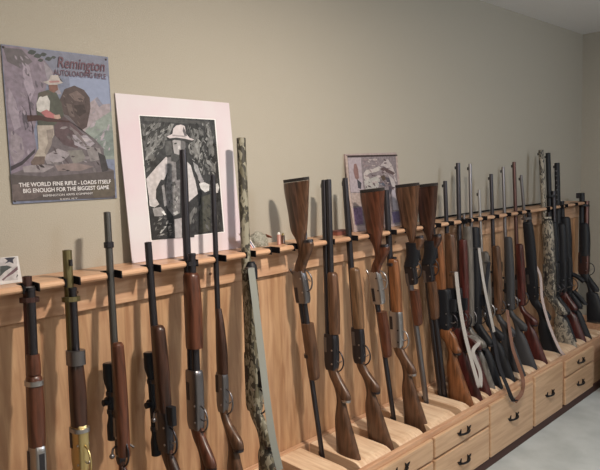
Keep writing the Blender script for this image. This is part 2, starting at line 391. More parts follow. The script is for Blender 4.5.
part('stile_face', bx((RX0, FY + .002, .0525), (RX1, FY + .024, .1995)), pine_d)
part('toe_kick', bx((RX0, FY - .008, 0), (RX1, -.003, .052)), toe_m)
def pull(parent, x, z, y):
    o = []
    bm = bmesh.new()
    pts = [(x - .034, y - .004, z - .004), (x - .026, y - .016, z - .002), (x, y - .024, z + .002), (x + .026, y - .016, z + .002), (x + .034, y - .004, z + .004)]
    tube(bm, smooth_pts(pts, 4), .0055, 8)
    for s_ in (-1, 1):                           # leaf-shaped feet
        cx = x + s_ * .038
        lf = [(cx + s_ * .024, z + .012), (cx + s_ * .004, z + .008), (cx - s_ * .010, z + .020), (cx - s_ * .008, z), (cx - s_ * .014, z - .014), (cx + s_ * .008, z - .008)]
        a = [bm.verts.new((px, y - .0045, pz)) for px, pz in lf]; b = [bm.verts.new((px, y + .0, pz)) for px, pz in lf]
        bm.faces.new(a); bm.faces.new(b[::-1])
        for i in range(6): bm.faces.new((a[i], a[(i + 1) % 6], b[(i + 1) % 6], b[i]))
    obj('handle', bm, iron, parent)
def front(x0, x1, z0, z1, raised=False, hz=None):
    y = FY - .0005
    bm = bmesh.new(); box(bm, (x0, y - .018, z0), (x1, y, z1))
    if raised:
        pass
    d = part('drawer', bm, pine_d, bevel=.005)
    pull(d, (x0 + x1) / 2, hz or (z0 + z1) / 2, y - .018)
XS = [-.30, .21, .72, 1.23, 1.74, 2.25, 2.76, 3.264, 3.70, 4.17]
for i in range(9):
    a, b = XS[i] + .008, XS[i + 1] - .008
    if i in (6, 7):
        if i == 6: front(a, b, .054, .340, hz=.20)
        else: front(a + .01, b - .03, .054, .352, hz=.20)
    else:
        front(a, b, .240, .338); front(a, b, .054, .228)

# ------------------------------------------------------------------ guns
def build_gun(i):
    name, label, top, low, k = U[i]
    o, M, L, _, _, _ = FR[i]
    g = thing(name, label, 'shotgun' if 'shotgun' in name else ('carbine' if name == 'carbine' else 'rifle'), (0, 0, 0), g_rack)
    M4 = M.to_4x4(); M4.translation = o
    wide = 1.06 if i >= 14 else 1.0
    g.matrix_world = M4 @ Matrix.Diagonal((wide, wide, 1, 1))
    sv = k.get('vs', 0)
    r0, r1, rt, rb, rw = k['recv']; f0, f1, ft, fb, fw = k['fore']; br = k['br']
    if 14 <= i <= 23: br *= .8
    # barrel
    bm = bmesh.new()
    bs = min(r1 - .01, f0) if f0 < r1 else r1 - .01
    bs = max(bs, r0 + .02)
    ta = .95 if not k.get('ou') else 1
    br *= 1.15 if not k.get('ou') else 1.0
    lathe(bm, [(r1 - .02, br * 1.1), (r1 + .06, br * 1.06), (L - .02, br * ta), (L - .001, br * ta), (L, br * ta * .8)])
    if k.get('ou'): lathe(bm, [(r1 - .02, br), (L - .001, br), (L, br * .85)], v=-k['ou'])
    if k.get('rib') or k.get('ou'): box(bm, (-.003, br * .8, r1), (.003, br + .004, L - .01))
    obj('barrel', bm, k['bmat'], g, smooth=True)
    bm = bmesh.new()                                             # bore and front sight
    cyl(bm, L + .0002, L + .0008, 0, br * .55)
    box(bm, (-.0015, br * .7, L - .035), (.0015, br + .008, L - .018))
    if k.get('foresight'): box(bm, (-.012, br * .7, L - .04), (.012, br + .018, L)); 
    if k.get('sightpost'): box(bm, (-.003, -br - .014, L - .05), (.003, -br * .5, L - .03))
    obj('front_sight', bm, blued, g)
    if k.get('mag'):
        bm = bmesh.new(); me_, mr = k['mag']; mv = k.get('magv', -br - mr + .002)
        lathe(bm, [(r1 - .01, mr), (me_ - .012, mr), (me_ - .011, mr * 1.1), (me_ - .002, mr * 1.1), (me_, mr * .8)], v=mv)
        if k.get('cap'): lathe(bm, [(me_ - .07, mr * 1.75), (me_ - .04, mr * 1.8), (me_ - .015, mr * 1.6), (me_ - .002, mr * .9)], v=mv)
        mo = obj('magazine_tube', bm, k.get('magmat', blued if not k.get('cap') else blk), g, smooth=True)
        if L > me_ + .03:
            bm = bmesh.new(); cyl(bm, me_ - .045, me_ - .03, mv / 2 + .002, abs(mv) / 2 + mr + .003)
            obj('barrel_band', bm, k['bmat'], g)
    # forearm
    bm = bmesh.new()
    if k.get('taper'): loft(bm, [(f0, ft, fb, fw), (f0 + .08, ft, fb, fw), (f1 - .06, ft - .002, fb + .012, fw * .85), (f1, ft - .004, fb + .024, fw * .6)], e=2.6)
    else: loft(bm, [(f0, ft, fb, fw * .95), (f0 + .03, ft, fb, fw), ((f0 + f1) / 2, ft, fb - .002, fw * 1.02), (f1 - .03, ft, fb + .004, fw * .97), (f1 - .008, ft - .001, fb + .008, fw * .9), (f1, ft - .006, fb + .016, fw * .7)], e=2.6)
    if k.get('port') == 2:                                       # grip grooves
        for q in range(9):
            s_ = f0 + .05 + q * (f1 - f0 - .10) / 8
            loft(bm, [(s_ - .004, ft - .004, fb - .0015, fw * 1.0), (s_, ft - .002, fb - .0045, fw * 1.07), (s_ + .004, ft - .004, fb - .0015, fw * 1.0)], e=2.6, sub=1)
    obj('forearm', bm, k['fmat'], g, smooth=True)
    if k.get('fore2'):
        a, b, t, bb, ww = k['fore2']; bm = bmesh.new(); loft(bm, [(a, t, bb, ww), ((a + b) / 2, t, bb, ww), (b, t - .003, bb + .003, ww * .9)], e=2.6)
        obj('forearm_cap', bm, k['fmat'], g, smooth=True)
    for key in ('bands', 'bands2'):
        for (s_, bw, bh) in k.get(key, []):
            wd = k.get('bandw', .014) if key == 'bands' else .012
            bm = bmesh.new(); loft(bm, [(s_ - wd / 2, .012, -bh - .014, bw + .005), (s_ + wd / 2, .012, -bh - .014, bw + .005)], sub=1, e=2.6)
            obj('forearm_band', bm, k.get('bandmat', steel) if key == 'bands' else steel, g, smooth=True)
    for (s_, rr, m_) in k.get('rings_', []):
        bm = bmesh.new(); cyl(bm, s_, s_ + .012, -.004, rr + .004); obj('muzzle_band', bm, m_, g)
    # receiver
    bm = bmesh.new()
    loft(bm, [(r0, rt - .006, rb + .008, rw * .85), (r0 + .03, rt, rb + .002, rw), ((r0 + r1) / 2, rt, rb, rw), (r1 - .02, rt, rb, rw), (r1, rt - .002, rb + .006, rw * .93)], e=5, n=20)
    rc = obj('receiver', bm, k['rmat'], g, smooth=True)
    bm = bmesh.new()                                             # ejection port and loading slot, pins
    dm = blued if k['rmat'] not in (blued, blk) else dsteel
    sg = -1 if k.get('inv') else -1
    c = (r0 + r1) / 2 + .03
    box(bm, (-rw - .0012, -.006, c - .03), (-rw + .004, .010, c + .035))
    box(bm, (rw - .004, -.006, c - .03), (rw + .0012, .010, c + .035))
    if k.get('port'):
        box(bm, (-.008, rb - .0012, r0 + .07), (.008, rb + .006, r1 - .02))
    obj('ejection_port', bm, dm, rc)
    bm = bmesh.new()
    for pv, ps in ((rb + .016, r0 + .03), (rb + .014, r0 + .09)):
        bm = bmesh.new(); bmesh.ops.create_cone(bm, cap_ends=True, segments=10, radius1=.004, radius2=.004, depth=rw * 2 + .004, matrix=Matrix.Translation((0, pv, ps)) @ Matrix.Rotation(PI / 2, 4, 'Y'))
        obj('pin', bm, steel if k['rmat'] is not steel else blued, rc)
    # stock
    vt, vb = -.034 + sv, -.178 + sv
    bm = bmesh.new()
    loft(bm, [(.014, vt, vb, .022), (.05, vt + .002, vb + .010, .023), (.14, vt + .003 - sv * .2, vb + .042 - sv * .3, .022), (.215, vt + .005 - sv * .3, vb + .068 - sv * .45, .020),
              (r0 - .13, -.042 + sv * .4, -.084 + sv * .3, .016), (r0 - .075, -.030, -.068, .0145), (r0 - .03, rt - .022, rb - .004, rw * .85), (r0 + .012, rt - .006, rb + .006, rw * .88)], e=2.3)
    loft(bm, [(r0 - .125, -.070, -.112, .016), (r0 - .112, -.060, -.118, .0175), (r0 - .085, -.045, -.106, .0175), (r0 - .04, rb + .02, rb - .022, .016), (r0 - .005, rb + .02, rb + .001, .012)], e=2.2)
    st = obj('stock', bm, k['stock'], g, smooth=True)
    bm = bmesh.new()
    loft(bm, [(0, vt, vb - .001, .0205), (.013, vt, vb, .0205)], sub=1, e=2.3)
    obj('butt_pad', bm, rubr if i in (4, 8, 9, 14, 22) else rubber, g, smooth=True)
    bm = bmesh.new(); loft(bm, [(r0 - .132, -.074, -.114, .0165), (r0 - .122, -.070, -.116, .018)], sub=1); obj('grip_cap', bm, blued if i not in (8, 11) else steel, st, smooth=True)
    # trigger guard, trigger
    t0 = r0 + .005; gm = k['rmat'] if k['rmat'] in (steel, dsteel, brass) else blued
    bm = bmesh.new()
    tube(bm, smooth_pts([(0, rb + .004, t0 - .012), (0, rb - .018, t0), (0, rb - .032, t0 + .022), (0, rb - .032, t0 + .05), (0, rb - .018, t0 + .075), (0, rb + .004, t0 + .085)], 5), .0034, 8)
    if k.get('lever'):
        tube(bm, smooth_pts([(0, rb - .02, t0), (0, rb - .035, t0 - .03), (0, rb - .055, t0 - .08), (0, rb - .052, t0 - .115), (0, rb - .032, t0 - .11), (0, rb - .016, t0 - .05), (0, rb - .01, t0 - .005)], 5), .0036, 8)
    obj('lever_loop' if k.get('lever') else 'trigger_guard', bm, gm, g, smooth=True)
    bm = bmesh.new(); tube(bm, smooth_pts([(0, rb + .004, t0 + .035), (0, rb - .012, t0 + .032), (0, rb - .024, t0 + .040)], 4), .0028, 6)
    obj('trigger', bm, steel, g, smooth=True)
    if k.get('hammer') or k.get('lever'):
        bm = bmesh.new(); tube(bm, [(0, rt - .01, r0 + .02), (0, rt + .008, r0 + .012), (0, rt + .018, r0 - .006)], [.005, .004, .005], 8)
        obj('hammer', bm, gm, g, smooth=True)
    if k.get('bolt'):
        bs_ = k['bolt']; bm = bmesh.new(); tube(bm, smooth_pts([(-.005, .004, bs_ + .03), (-.026, -.004, bs_ + .028), (-.040, -.020, bs_ + .016)], 4), .0038, 8)
        bmesh.ops.create_uvsphere(bm, u_segments=12, v_segments=8, radius=.009, matrix=Matrix.Translation((-.043, -.025, bs_ + .012)))
        tube(bm, smooth_pts([(.005, .004, bs_ + .03), (.026, -.004, bs_ + .028), (.040, -.020, bs_ + .016)], 4), .0038, 8)
        obj('bolt_handle', bm, gm if gm is not blued else dsteel, g, smooth=True)
    if k.get('boxmag'):
        bm = bmesh.new(); loft(bm, [(r0 + .10, rb + .01, rb - .030, .010), (r0 + .165, rb + .01, rb - .034, .010)], sub=1, e=6)
        obj('magazine', bm, blk, g, smooth=True)
    if k.get('curvemag'):
        bm = bmesh.new(); pts = smooth_pts([(0, rb + .005, r0 + .12), (0, rb - .035, r0 + .10), (0, rb - .075, r0 + .065)], 4)
        tube(bm, pts, .016, 8); obj('magazine', bm, blk, g, smooth=True)
        bm = bmesh.new(); loft(bm, [(r0 - .10, -.12, -.15, .012), (r0 - .05, -.08, -.12, .013), (r0, -.03, -.075, .014)]); obj('pistol_grip', bm, blk, g, smooth=True)
    if k.get('scope'):
        a, b, rv, sc_ = k['scope']; v = rv + .028
        sp = thing_part('scope', g)
        bm = bmesh.new(); lathe(bm, [(a, .015), (a + .002, .018), (a + .05, .018), (a + .075, .0125), (b - .09, .0125), (b - .055, .021), (b - .002, .021), (b, .018)], v=v, n=18)
        sp_o = obj('scope', bm, blk, g, smooth=True)
        bm = bmesh.new(); mid = (a + b) / 2
        for dx, dv in ((0, 1), (-1, 0)):
            mt = Matrix.Translation((dx * .018, v + dv * .018, mid)) @ (Matrix.Rotation(PI / 2, 4, 'X') if dv else Matrix.Rotation(PI / 2, 4, 'Y'))
            bmesh.ops.create_cone(bm, cap_ends=True, segments=14, radius1=.011, radius2=.011, depth=.022, matrix=mt)
        obj('turret', bm, blk, sp_o, smooth=True)
        for s_ in (a + .09, b - .11):
            bm = bmesh.new(); cyl(bm, s_, s_ + .014, v, .0155); box(bm, (-.008, .004, s_), (.008, v, s_ + .014))
            obj('scope_mount', bm, blued, g, smooth=True)
        bm = bmesh.new(); cyl(bm, b + .0002, b + .001, v, .0165); cyl(bm, a - .001, a - .0002, v, .013); obj('lens', bm, glass_m, sp_o)
    if k.get('shells'):
        bm = bmesh.new(); loft(bm, [(.30, -.008, -.088, .024), (.36, -.004, -.080, .024), (.425, .022, -.058, .025)], e=2.4)
        sh = obj('shell_holder', bm, blk, g, smooth=True)
        for q in range(5):
            bm = bmesh.new(); cyl(bm, .33, .40, -.062 + q * .014, .0055, w=-.0255); obj('shell_loop', bm, felt, sh, smooth=True)
    if k.get('holes'):
        for q in range(7):
            bm = bmesh.new(); bmesh.ops.create_uvsphere(bm, u_segments=10, v_segments=6, radius=.0055, matrix=Matrix.Translation((-br * .92, 0, L - .06 - q * .035)))
            obj('vent_hole', bm, dsteel, g)
    if k.get('tip'):
        bm = bmesh.new(); lathe(bm, [(L - .12, br * 1.02), (L - .118, br * 1.35), (L - .10, br * 1.35), (L - .098, br * 1.0)]); obj('muzzle_sleeve', bm, blued, g, smooth=True)
    if k.get('sling'):
        m_, wd, pts = k['sling']
        if pts and len(pts[0]) == 3 and pts[0][0] > 50:
            iv = (M4 @ Matrix.Diagonal((wide, wide, 1, 1))).inverted(); pts = [iv @ at(*p) for p in pts]
        bm = bmesh.new(); ribbon(bm, pts, wd, (.85, -.5, 0)); obj('sling', bm, m_, g, smooth=True)
        bm = bmesh.new()
        for p in (pts[0], pts[-1]): tube(bm, [(p[0] - wd / 2, p[1] + .004, p[2]), (p[0] + wd / 2, p[1] + .004, p[2])], .0025, 6); tube(bm, [(p[0], p[1] + .004, p[2]), (p[0], min(p[1] + .035, -.02) if p[2] > .3 else p[1] + .03, p[2])], .003, 6)
        obj('sling_swivel', bm, steel, g, smooth=True)
    return g
def thing_part(*a): return None
GUNS = [build_gun(i) for i in range(len(U))]
#ITEMS
# ------------------------------------------------------------------ pictures
def hit(px, py, P0, N):
    r = RT @ Vector((px - 300, 235 - py, F)); return CAM + r * (N.dot(P0 - CAM) / N.dot(r))
PM = {}
def pm(col, var=.72, scale=70):
    key = 'print_%02x%02x%02x' % tuple(int(c * 255) for c in col)
    return mat(key, col, .5, kind='noise', col2=tuple(c * var for c in col), scale=scale, detail=6, spec=.25)
class Picture:                                   # polygons printed on one plane, in layers
    def __init__(s, P0, N): s.P0, s.N, s.bm, s.ms, s.k = Vector(P0), Vector(N).normalized(), bmesh.new(), [], 0
    def poly(s, pts, col, var=.72, smooth=0):
        m = pm(col, var)
        if m not in s.ms: s.ms.append(m)
        s.k += 1
        P = [hit(px, py, s.P0, s.N) + s.N * (.0002 + .000008 * s.k) for px, py in pts]
        try: f = s.bm.faces.new([s.bm.verts.new(p) for p in P])
        except ValueError: return
        f.material_index = s.ms.index(m)
    def dabs(s, region, n, size, cols, tr, slant=.6):     # brush strokes scattered over a region
        xs = [p[0] for p in region]; ys = [p[1] for p in region]
        def inside(x, y):
            r = False
            for i in range(len(region)):
                (x1, y1), (x2, y2) = region[i - 1], region[i]
                if (y1 > y) != (y2 > y) and x < (x2 - x1) * (y - y1) / (y2 - y1) + x1: r = not r
            return r
        for _ in range(n):
            x, y = random.uniform(min(xs), max(xs)), random.uniform(min(ys), max(ys))
            if not inside(x, y): continue
            a = slant + random.uniform(-.7, .7); l = size * random.uniform(.5, 1.3); w_ = l * random.uniform(.2, .5)
            ca, sa = math.cos(a), math.sin(a)
            pts = [(x + u * ca - v * sa, y + u * sa + v * ca) for u, v in ((-l, 0), (-l * .2, -w_), (l * .7, -w_ * .6), (l, w_ * .2), (0, w_))]
            if all(inside(*p) for p in pts): s.poly(tr(*pts), random.choice(cols))
    def done(s, name, parent):
        bmesh.ops.triangulate(s.bm, faces=s.bm.faces)
        me = bpy.data.meshes.new(name); s.bm.to_mesh(me); s.bm.free()
        return link(name, me, s.ms, parent)
def board(name, corners, P0, N, th, m, parent=None):   # corners in picture order, thickness behind the plane
    N = Vector(N).normalized(); a = [hit(*c, Vector(P0), N) for c in corners]
    bm = bmesh.new(); A = [bm.verts.new(p) for p in a]; B = [bm.verts.new(p - N * th) for p in a]
    bm.faces.new(A); bm.faces.new(B[::-1]); n = len(A)
    for i in range(n): bm.faces.new((A[i], A[(i + 1) % n], B[(i + 1) % n], B[i]))
    return obj(name, bm, m, parent)
def lettering(parent, body, x0, z, size, m, y, width, shear=0, name='lettering', bold=0):
    cu = bpy.data.curves.new(name, 'FONT'); cu.body = body; cu.size = size; cu.shear = shear; cu.offset = bold; cu.extrude = .0001
    o = bpy.data.objects.new(name, cu); C.objects.link(o); bpy.context.view_layer.update()
    me = bpy.data.meshes.new_from_object(o.evaluated_get(bpy.context.evaluated_depsgraph_get()))
    bpy.data.objects.remove(o); w_ = max(v.co.x for v in me.vertices)
    for v in me.vertices: v.co = Vector((x0 + v.co.x * width / w_, y - v.co.z, z + v.co.y))
    return link(name, me, m, parent)

# tin poster on the wall
po = thing('tin_poster', 'printed tin poster of a hunter on rocks, lettering above and below, hung on wall', 'poster', (0, 0, 0))
P0, N0 = (0, -.005, 1.5), (0, -1, 0)
q = [(1, 44), (108, 57), (117, 198), (13, 204)]
board('poster_sheet', q, P0, N0, .004, pm((.20, .225, .32)), po)
pic = Picture(P0, N0)
def c(*pts): return [(x / 2.765, y / 2.765 + 40) for x, y in pts]
GR = lambda r, g, b: (r, g, b)
pic.poly(c((5, 14), (296, 50), (300, 110), (8, 90)), (.19, .20, .27), .85)
pic.poly(c((190, 100), (298, 100), (306, 190), (200, 190)), (.25, .29, .42), .9)
pic.poly(c((222, 200), (250, 172), (268, 158), (284, 178), (304, 176), (314, 320), (225, 300)), (.36, .31, .34))
pic.poly(c((262, 165), (270, 158), (284, 178), (275, 186)), (.24, .24, .31))
pic.poly(c((235, 250), (262, 226), (308, 196), (316, 330), (270, 330)), (.27, .31, .29))
pic.poly(c((250, 280), (285, 250), (312, 250), (316, 320), (265, 320)), (.20, .24, .23))
pic.poly(c((5, 14), (60, 20), (120, 52), (150, 92), (130, 120), (108, 200), (90, 262), (104, 320), (84, 350), (34, 375), (31, 372)), (.235, .195, .25))
pic.poly(c((8, 20), (60, 26), (90, 60), (60, 80), (20, 60)), (.13, .115, .13))
pic.poly(c((60, 60), (84, 90), (96, 140), (84, 170), (66, 120)), (.34, .29, .36))
pic.poly(c((24, 130), (44, 170), (58, 240), (40, 250), (22, 190)), (.33, .285, .345))
pic.poly(c((30, 250), (60, 270), (70, 320), (40, 345), (28, 310)), (.30, .26, .30))
pic.poly(c((60, 180), (74, 200), (80, 240), (70, 250), (62, 220)), (.10, .085, .11))
pic.poly(c((29, 350), (60, 335), (98, 300), (96, 312), (62, 345), (30, 362)), (.06, .05, .06))
for a, b, r in ((88, 34, 12), (104, 44, 11), (120, 40, 9), (134, 52, 10), (148, 48, 7), (112, 56, 8)):
    pic.poly(c(*[(a + r * math.cos(t), b + r * .6 * math.sin(t)) for t in [i * PI / 4 + .3 * (i % 2) for i in range(8)]]), (.05, .06, .06))
pic.poly(c((120, 60), (140, 80), (170, 150), (150, 150), (128, 100)), (.30, .275, .32))
pic.dabs([(20, 20), (110, 50), (130, 110), (96, 200), (84, 320), (36, 350)], 90, 11, [(.33, .285, .345), (.28, .235, .29), (.19, .16, .205), (.13, .11, .14), (.24, .205, .265)], c, 1.2)
pic.dabs([(236, 200), (300, 190), (308, 310), (262, 310)], 40, 10, [(.34, .34, .36), (.25, .29, .28), (.40, .35, .40), (.30, .28, .33)], c, -.7)
# large dark rock beside the figure
pic.poly(c((165, 165), (178, 136), (205, 126), (232, 138), (248, 160), (250, 190), (240, 240), (222, 252), (200, 235), (176, 205)), (.085, .06, .06))
pic.poly(c((190, 150), (212, 140), (234, 158), (228, 172), (206, 168)), (.17, .125, .12))
pic.poly(c((205, 180), (232, 178), (238, 200), (220, 212), (206, 200)), (.05, .035, .035))
pic.poly(c((182, 175), (198, 178), (206, 214), (192, 210)), (.145, .11, .105))
# rocks underfoot
pic.poly(c((84, 350), (120, 320), (150, 262), (142, 225), (160, 200), (190, 210), (225, 250), (262, 274), (286, 300), (290, 350), (314, 360), (318, 436), (36, 446), (28, 372)), (.15, .13, .145))
pic.poly(c((150, 230), (170, 205), (205, 235), (230, 262), (214, 300), (176, 290), (150, 262)), (.11, .075, .085))
for pp, cc in (((200, 262, 240, 264, 262, 286, 238, 304, 206, 290), (.36, .33, .38)), ((236, 292, 276, 300, 284, 330, 250, 336), (.26, .24, .25)), ((120, 322, 160, 300, 196, 314, 172, 336, 130, 344), (.33, .30, .33)),
               ((186, 306, 226, 304, 240, 330, 204, 344), (.22, .21, .20)), ((62, 350, 110, 342, 150, 350, 120, 366, 66, 366), (.30, .27, .29)), ((270, 310, 290, 320, 300, 360, 282, 366), (.06, .055, .06)),
               ((150, 345, 210, 340, 260, 350, 222, 362, 160, 362), (.25, .20, .20)), ((220, 268, 250, 274, 240, 282, 222, 278), (.50, .46, .50))):
    pic.poly(c(*zip(pp[::2], pp[1::2])), cc)
pic.dabs([(170, 150), (200, 130), (240, 150), (246, 200), (222, 240), (180, 200)], 40, 7, [(.05, .035, .035), (.12, .09, .085), (.17, .135, .13), (.07, .05, .05)], c, 1.0)
pic.dabs([(60, 360), (120, 325), (160, 280), (150, 240), (170, 215), (220, 250), (270, 290), (290, 370)], 110, 9, [(.33, .30, .34), (.20, .18, .19), (.10, .08, .09), (.26, .23, .25), (.055, .045, .05), (.15, .13, .14)], c, .5)
pic.poly(c((31, 372), (120, 378), (220, 370), (314, 362), (318, 436), (34, 446)), (.105, .09, .09), .8)
pic.poly(c((34, 400), (120, 392), (150, 415), (90, 440), (34, 444)), (.16, .13, .13))
pic.poly(c((240, 395), (316, 385), (318, 430), (260, 436)), (.13, .11, .09))
# the hunter
pic.poly(c((102, 236), (146, 232), (150, 262), (130, 300), (124, 330), (96, 332), (92, 326), (106, 300), (104, 262)), (.42, .37, .33))
pic.poly(c((128, 250), (148, 244), (142, 290), (128, 318), (122, 312), (132, 284)), (.28, .24, .22))
pic.poly(c((96, 322), (124, 322), (122, 344), (90, 346), (84, 338)), (.16, .12, .11))
pic.poly(c((106, 146), (132, 138), (156, 146), (170, 176), (176, 210), (150, 236), (104, 236), (100, 190)), (.085, .09, .075))
pic.poly(c((108, 158), (128, 150), (138, 170), (136, 196), (120, 204), (102, 196), (100, 176)), (.56, .54, .53))
pic.poly(c((104, 150), (124, 140), (140, 150), (116, 158)), (.10, .085, .07))
pic.poly(c((112, 200), (128, 192), (150, 206), (160, 212), (152, 222), (126, 214)), (.42, .16, .17))
pic.poly(c((148, 208), (164, 206), (168, 216), (152, 222)), (.48, .33, .28))
pic.poly(c((134, 122), (158, 122), (160, 138), (148, 146), (136, 140)), (.20, .10, .08))
pic.poly(c((118, 116), (134, 112), (140, 98), (160, 97), (166, 112), (174, 118), (158, 124), (134, 124)), (.47, .43, .42))
pic.poly(c((134, 113), (162, 112), (166, 117), (138, 119)), (.40, .22, .22))
pic.poly(c((74, 208), (108, 208), (130, 214), (190, 224), (196, 228), (130, 226), (110, 222), (76, 226)), (.07, .035, .035))
pic.poly(c((190, 236), (216, 256), (240, 290), (236, 292), (206, 260)), (.20, .17, .18))
pic.done('printed_picture', po)
LY = -.0080
titl, capt = mat('lettering_maroon', (.07, .006, .03), .5), mat('lettering_white', (.72, .70, .72), .5)
def zx(px, py): p = at(px, py, LY); return p.x, p.z
x0, z0 = zx(57, 67); x1, _ = zx(105, 68)
lettering(po, 'Remington', x0, z0, .050, titl, LY, x1 - x0, .25, bold=.0007)
x0, z0 = zx(54, 74.5); x1, _ = zx(106, 77)
lettering(po, 'AUTOLOADING RIFLE', x0, z0 - .001, .026, titl, LY, x1 - x0, bold=0)
x0, z0 = zx(19, 187); x1, _ = zx(111, 184)
lettering(po, 'THE WORLD FINE RIFLE - LOADS ITSELF', x0, z0, .0185, capt, LY, x1 - x0, bold=.0003)
x0, z0 = zx(23, 193); x1, _ = zx(109, 189.5)
lettering(po, 'BIG ENOUGH FOR THE BIGGEST GAME', x0, z0, .0185, capt, LY, x1 - x0, bold=.0003)
x0, z0 = zx(43, 196.8); x1, _ = zx(93, 194.5)
lettering(po, 'REMINGTON ARMS COMPANY', x0, z0, .010, capt, LY, x1 - x0)
x0, z0 = zx(60, 200.2); x1, _ = zx(78, 199.3)
lettering(po, 'ILION, N.Y.', x0, z0, .009, capt, LY, x1 - x0)
bm = bmesh.new()
for px, py in ((3.5, 47), (106, 59.5), (114.5, 195.5), (15.5, 201)):
    p = at(px, py, -.006); bmesh.ops.create_uvsphere(bm, u_segments=10, v_segments=6, radius=.0035, matrix=Matrix.Translation(p))
obj('nail_head', bm, dsteel, po)

# matted black and white print leaning on the wall
fr = thing('matted_print', 'large white-matted black and white print of a hatted cowboy, leaning behind the shotguns', 'picture', (0, 0, 0))
zt = at(115, 93, -.006).z; P1 = Vector((1.2, -.045, TOPZ + .001)); N1 = Vector((0, -(zt - P1.z), -.038)).normalized(); N1 = Vector((0, N1.y, -N1.z)) if False else N1
N1 = Vector((0, -(zt - P1.z), (.006 - .045))).normalized()
if N1.y > 0: N1 = -N1
# plane through bottom (y=-.045) and top (y=-.006): normal = (0,-dz,dy)
N1 = Vector((0, -(zt - P1.z), (-.006 + .045))).normalized()
def on1(px, py): return hit(px, py, P1, N1)
def bottom_px(x, P, zb=TOPZ + .0015):            # photo position of the shelf-level point of a leaning board
    p = Vector((x, P.y, zb)) - CAM; cc = RT.transposed() @ p; return 300 + F * cc.x / cc.z, 235 - F * cc.y / cc.z
xl, xr = on1(115, 93).x, on1(229, 103).x
matw = mat('white_mat_board', (.66, .55, .605), .7, kind='noise', col2=(.67, .63, .66), scale=5, spec=.3)
board('mat_board', [(115, 93), (229, 103), bottom_px(xr + .004, P1), bottom_px(xl + .004, P1)], P1, N1, .005, matw, fr)
pic = Picture(P1, N1)
def c4(*pts): return [(135 + x / 6.667, 110 + y / 6.667) for x, y in pts]
def c5(*pts): return [(135 + x / 6.267, 170 + y / 6.267) for x, y in pts]
win = c4((30, 38), (530, 66)) + c5((556, 386), (104, 440))
pic.poly(c4((24, 32), (536, 60)) + c5((562, 390), (98, 446)), (.85, .83, .84), .95)
pic.poly(win, (.055, .055, .058), .5)
for pp, g in (((95, 110, 150, 110, 130, 230, 90, 330, 70, 320), .20), ((150, 150, 240, 90, 262, 92, 215, 190, 150, 240, 90, 340, 66, 330), .27), ((45, 90, 90, 100, 86, 200, 60, 260), .10),
              ((370, 130, 400, 110, 440, 120, 440, 300, 400, 330, 376, 250), .22), ((470, 120, 500, 112, 520, 200, 540, 420, 500, 400, 490, 260), .22), ((425, 125, 450, 120, 470, 330, 440, 400), .03),
              ((60, 50, 500, 78, 500, 100, 60, 72), .09), ((200, 210, 250, 205, 250, 300, 205, 300), .11)):
    pic.poly(c4(*zip(pp[::2], pp[1::2])), (g, g, g), .55)
pic.dabs([(38, 60), (250, 75), (230, 190), (80, 430), (62, 420)], 260, 22, [(g, g, g) for g in (.30, .20, .10, .05, .15, .03)], c4, 2.1)
pic.dabs([(340, 70), (524, 80), (548, 440), (440, 440), (350, 300)], 240, 22, [(g, g, g) for g in (.30, .20, .10, .04, .15, .03)], c4, 1.4)
# coat, shirt and vest
pic.poly(c4((70, 460), (150, 370), (210, 310), (270, 290), (350, 310), (420, 360), (450, 467)) + c5((420, 100), (520, 90), (530, 150), (400, 170), (380, 300), (370, 420), (110, 438), (96, 330), (80, 200), (100, 140), (66, 60)), (.045, .045, .048), .5)
pic.poly(c4((72, 460), (140, 380), (205, 312), (225, 330), (220, 400), (190, 467)) + c5((160, 60), (130, 120), (128, 190), (90, 200), (68, 60)), (.60, .56, .58), .75)
pic.poly(c4((212, 320), (240, 310), (270, 345), (275, 467)) + c5((280, 60), (280, 270), (240, 290), (200, 240), (190, 130), (200, 20)), (.27, .26, .27), .45)
pic.poly(c4((340, 340), (370, 370), (395, 467)) + c5((370, 40), (392, 150), (335, 200), (322, 100), (325, 0)), (.58, .55, .57), .8)
pic.poly(c4((385, 345), (415, 370), (450, 467), (430, 467), (395, 400)), (.40, .40, .42), .6)
pic.poly(c5((385, 10), (410, 30), (430, 70), (420, 100), (395, 60)), (.35, .34, .36), .6)
pic.poly(c5((86, 190), (130, 180), (150, 215), (120, 235), (90, 225)), (.62, .60, .62), .7)
pic.poly(c5((108, 240), (160, 232), (186, 262), (170, 290), (120, 290)), (.36, .35, .36), .6)
pic.poly(c5((164, 262), (176, 256), (194, 280), (182, 284)), (.75, .75, .75), .9)
pic.poly(c5((165, 100), (180, 90), (188, 150), (200, 220), (182, 230)), (.30, .29, .30), .6)
pic.poly(c5((245, 310), (290, 300), (292, 425), (250, 428)), (.44, .42, .44), .7)
pic.poly(c5((150, 390), (196, 340), (200, 348), (160, 398)), (.50, .50, .50), .7)
pic.poly(c5((330, 290), (372, 230), (380, 250), (356, 300), (350, 340), (336, 340)), (.20, .20, .20), .5)
pic.poly(c5((410, 170), (470, 150), (470, 380), (400, 400)), (.085, .085, .07), .6)
pic.poly(c5((400, 86), (430, 76), (464, 92), (462, 130), (436, 140), (410, 118)), (.66, .65, .66), .7)
pic.poly(c5((490, 92), (516, 84), (526, 110), (516, 144), (494, 140)), (.66, .65, .66), .7)
pic.poly(c5((270, 270), (250, 282), (234, 270), (262, 256)), (.55, .55, .55), .7)
pic.poly(c5((222, 76), (250, 74), (256, 96), (240, 104), (224, 96)), (.10, .10, .10), .7)
pic.dabs([(110, 290), (240, 300), (240, 420), (120, 430)], 60, 16, [(g, g, g) for g in (.22, .12, .05, .03, .35)], c5, -.7)
pic.dabs([(330, 200), (540, 160), (545, 380), (330, 400)], 60, 18, [(g, g, g) for g in (.14, .07, .04, .03, .10)], c5, 1.3)
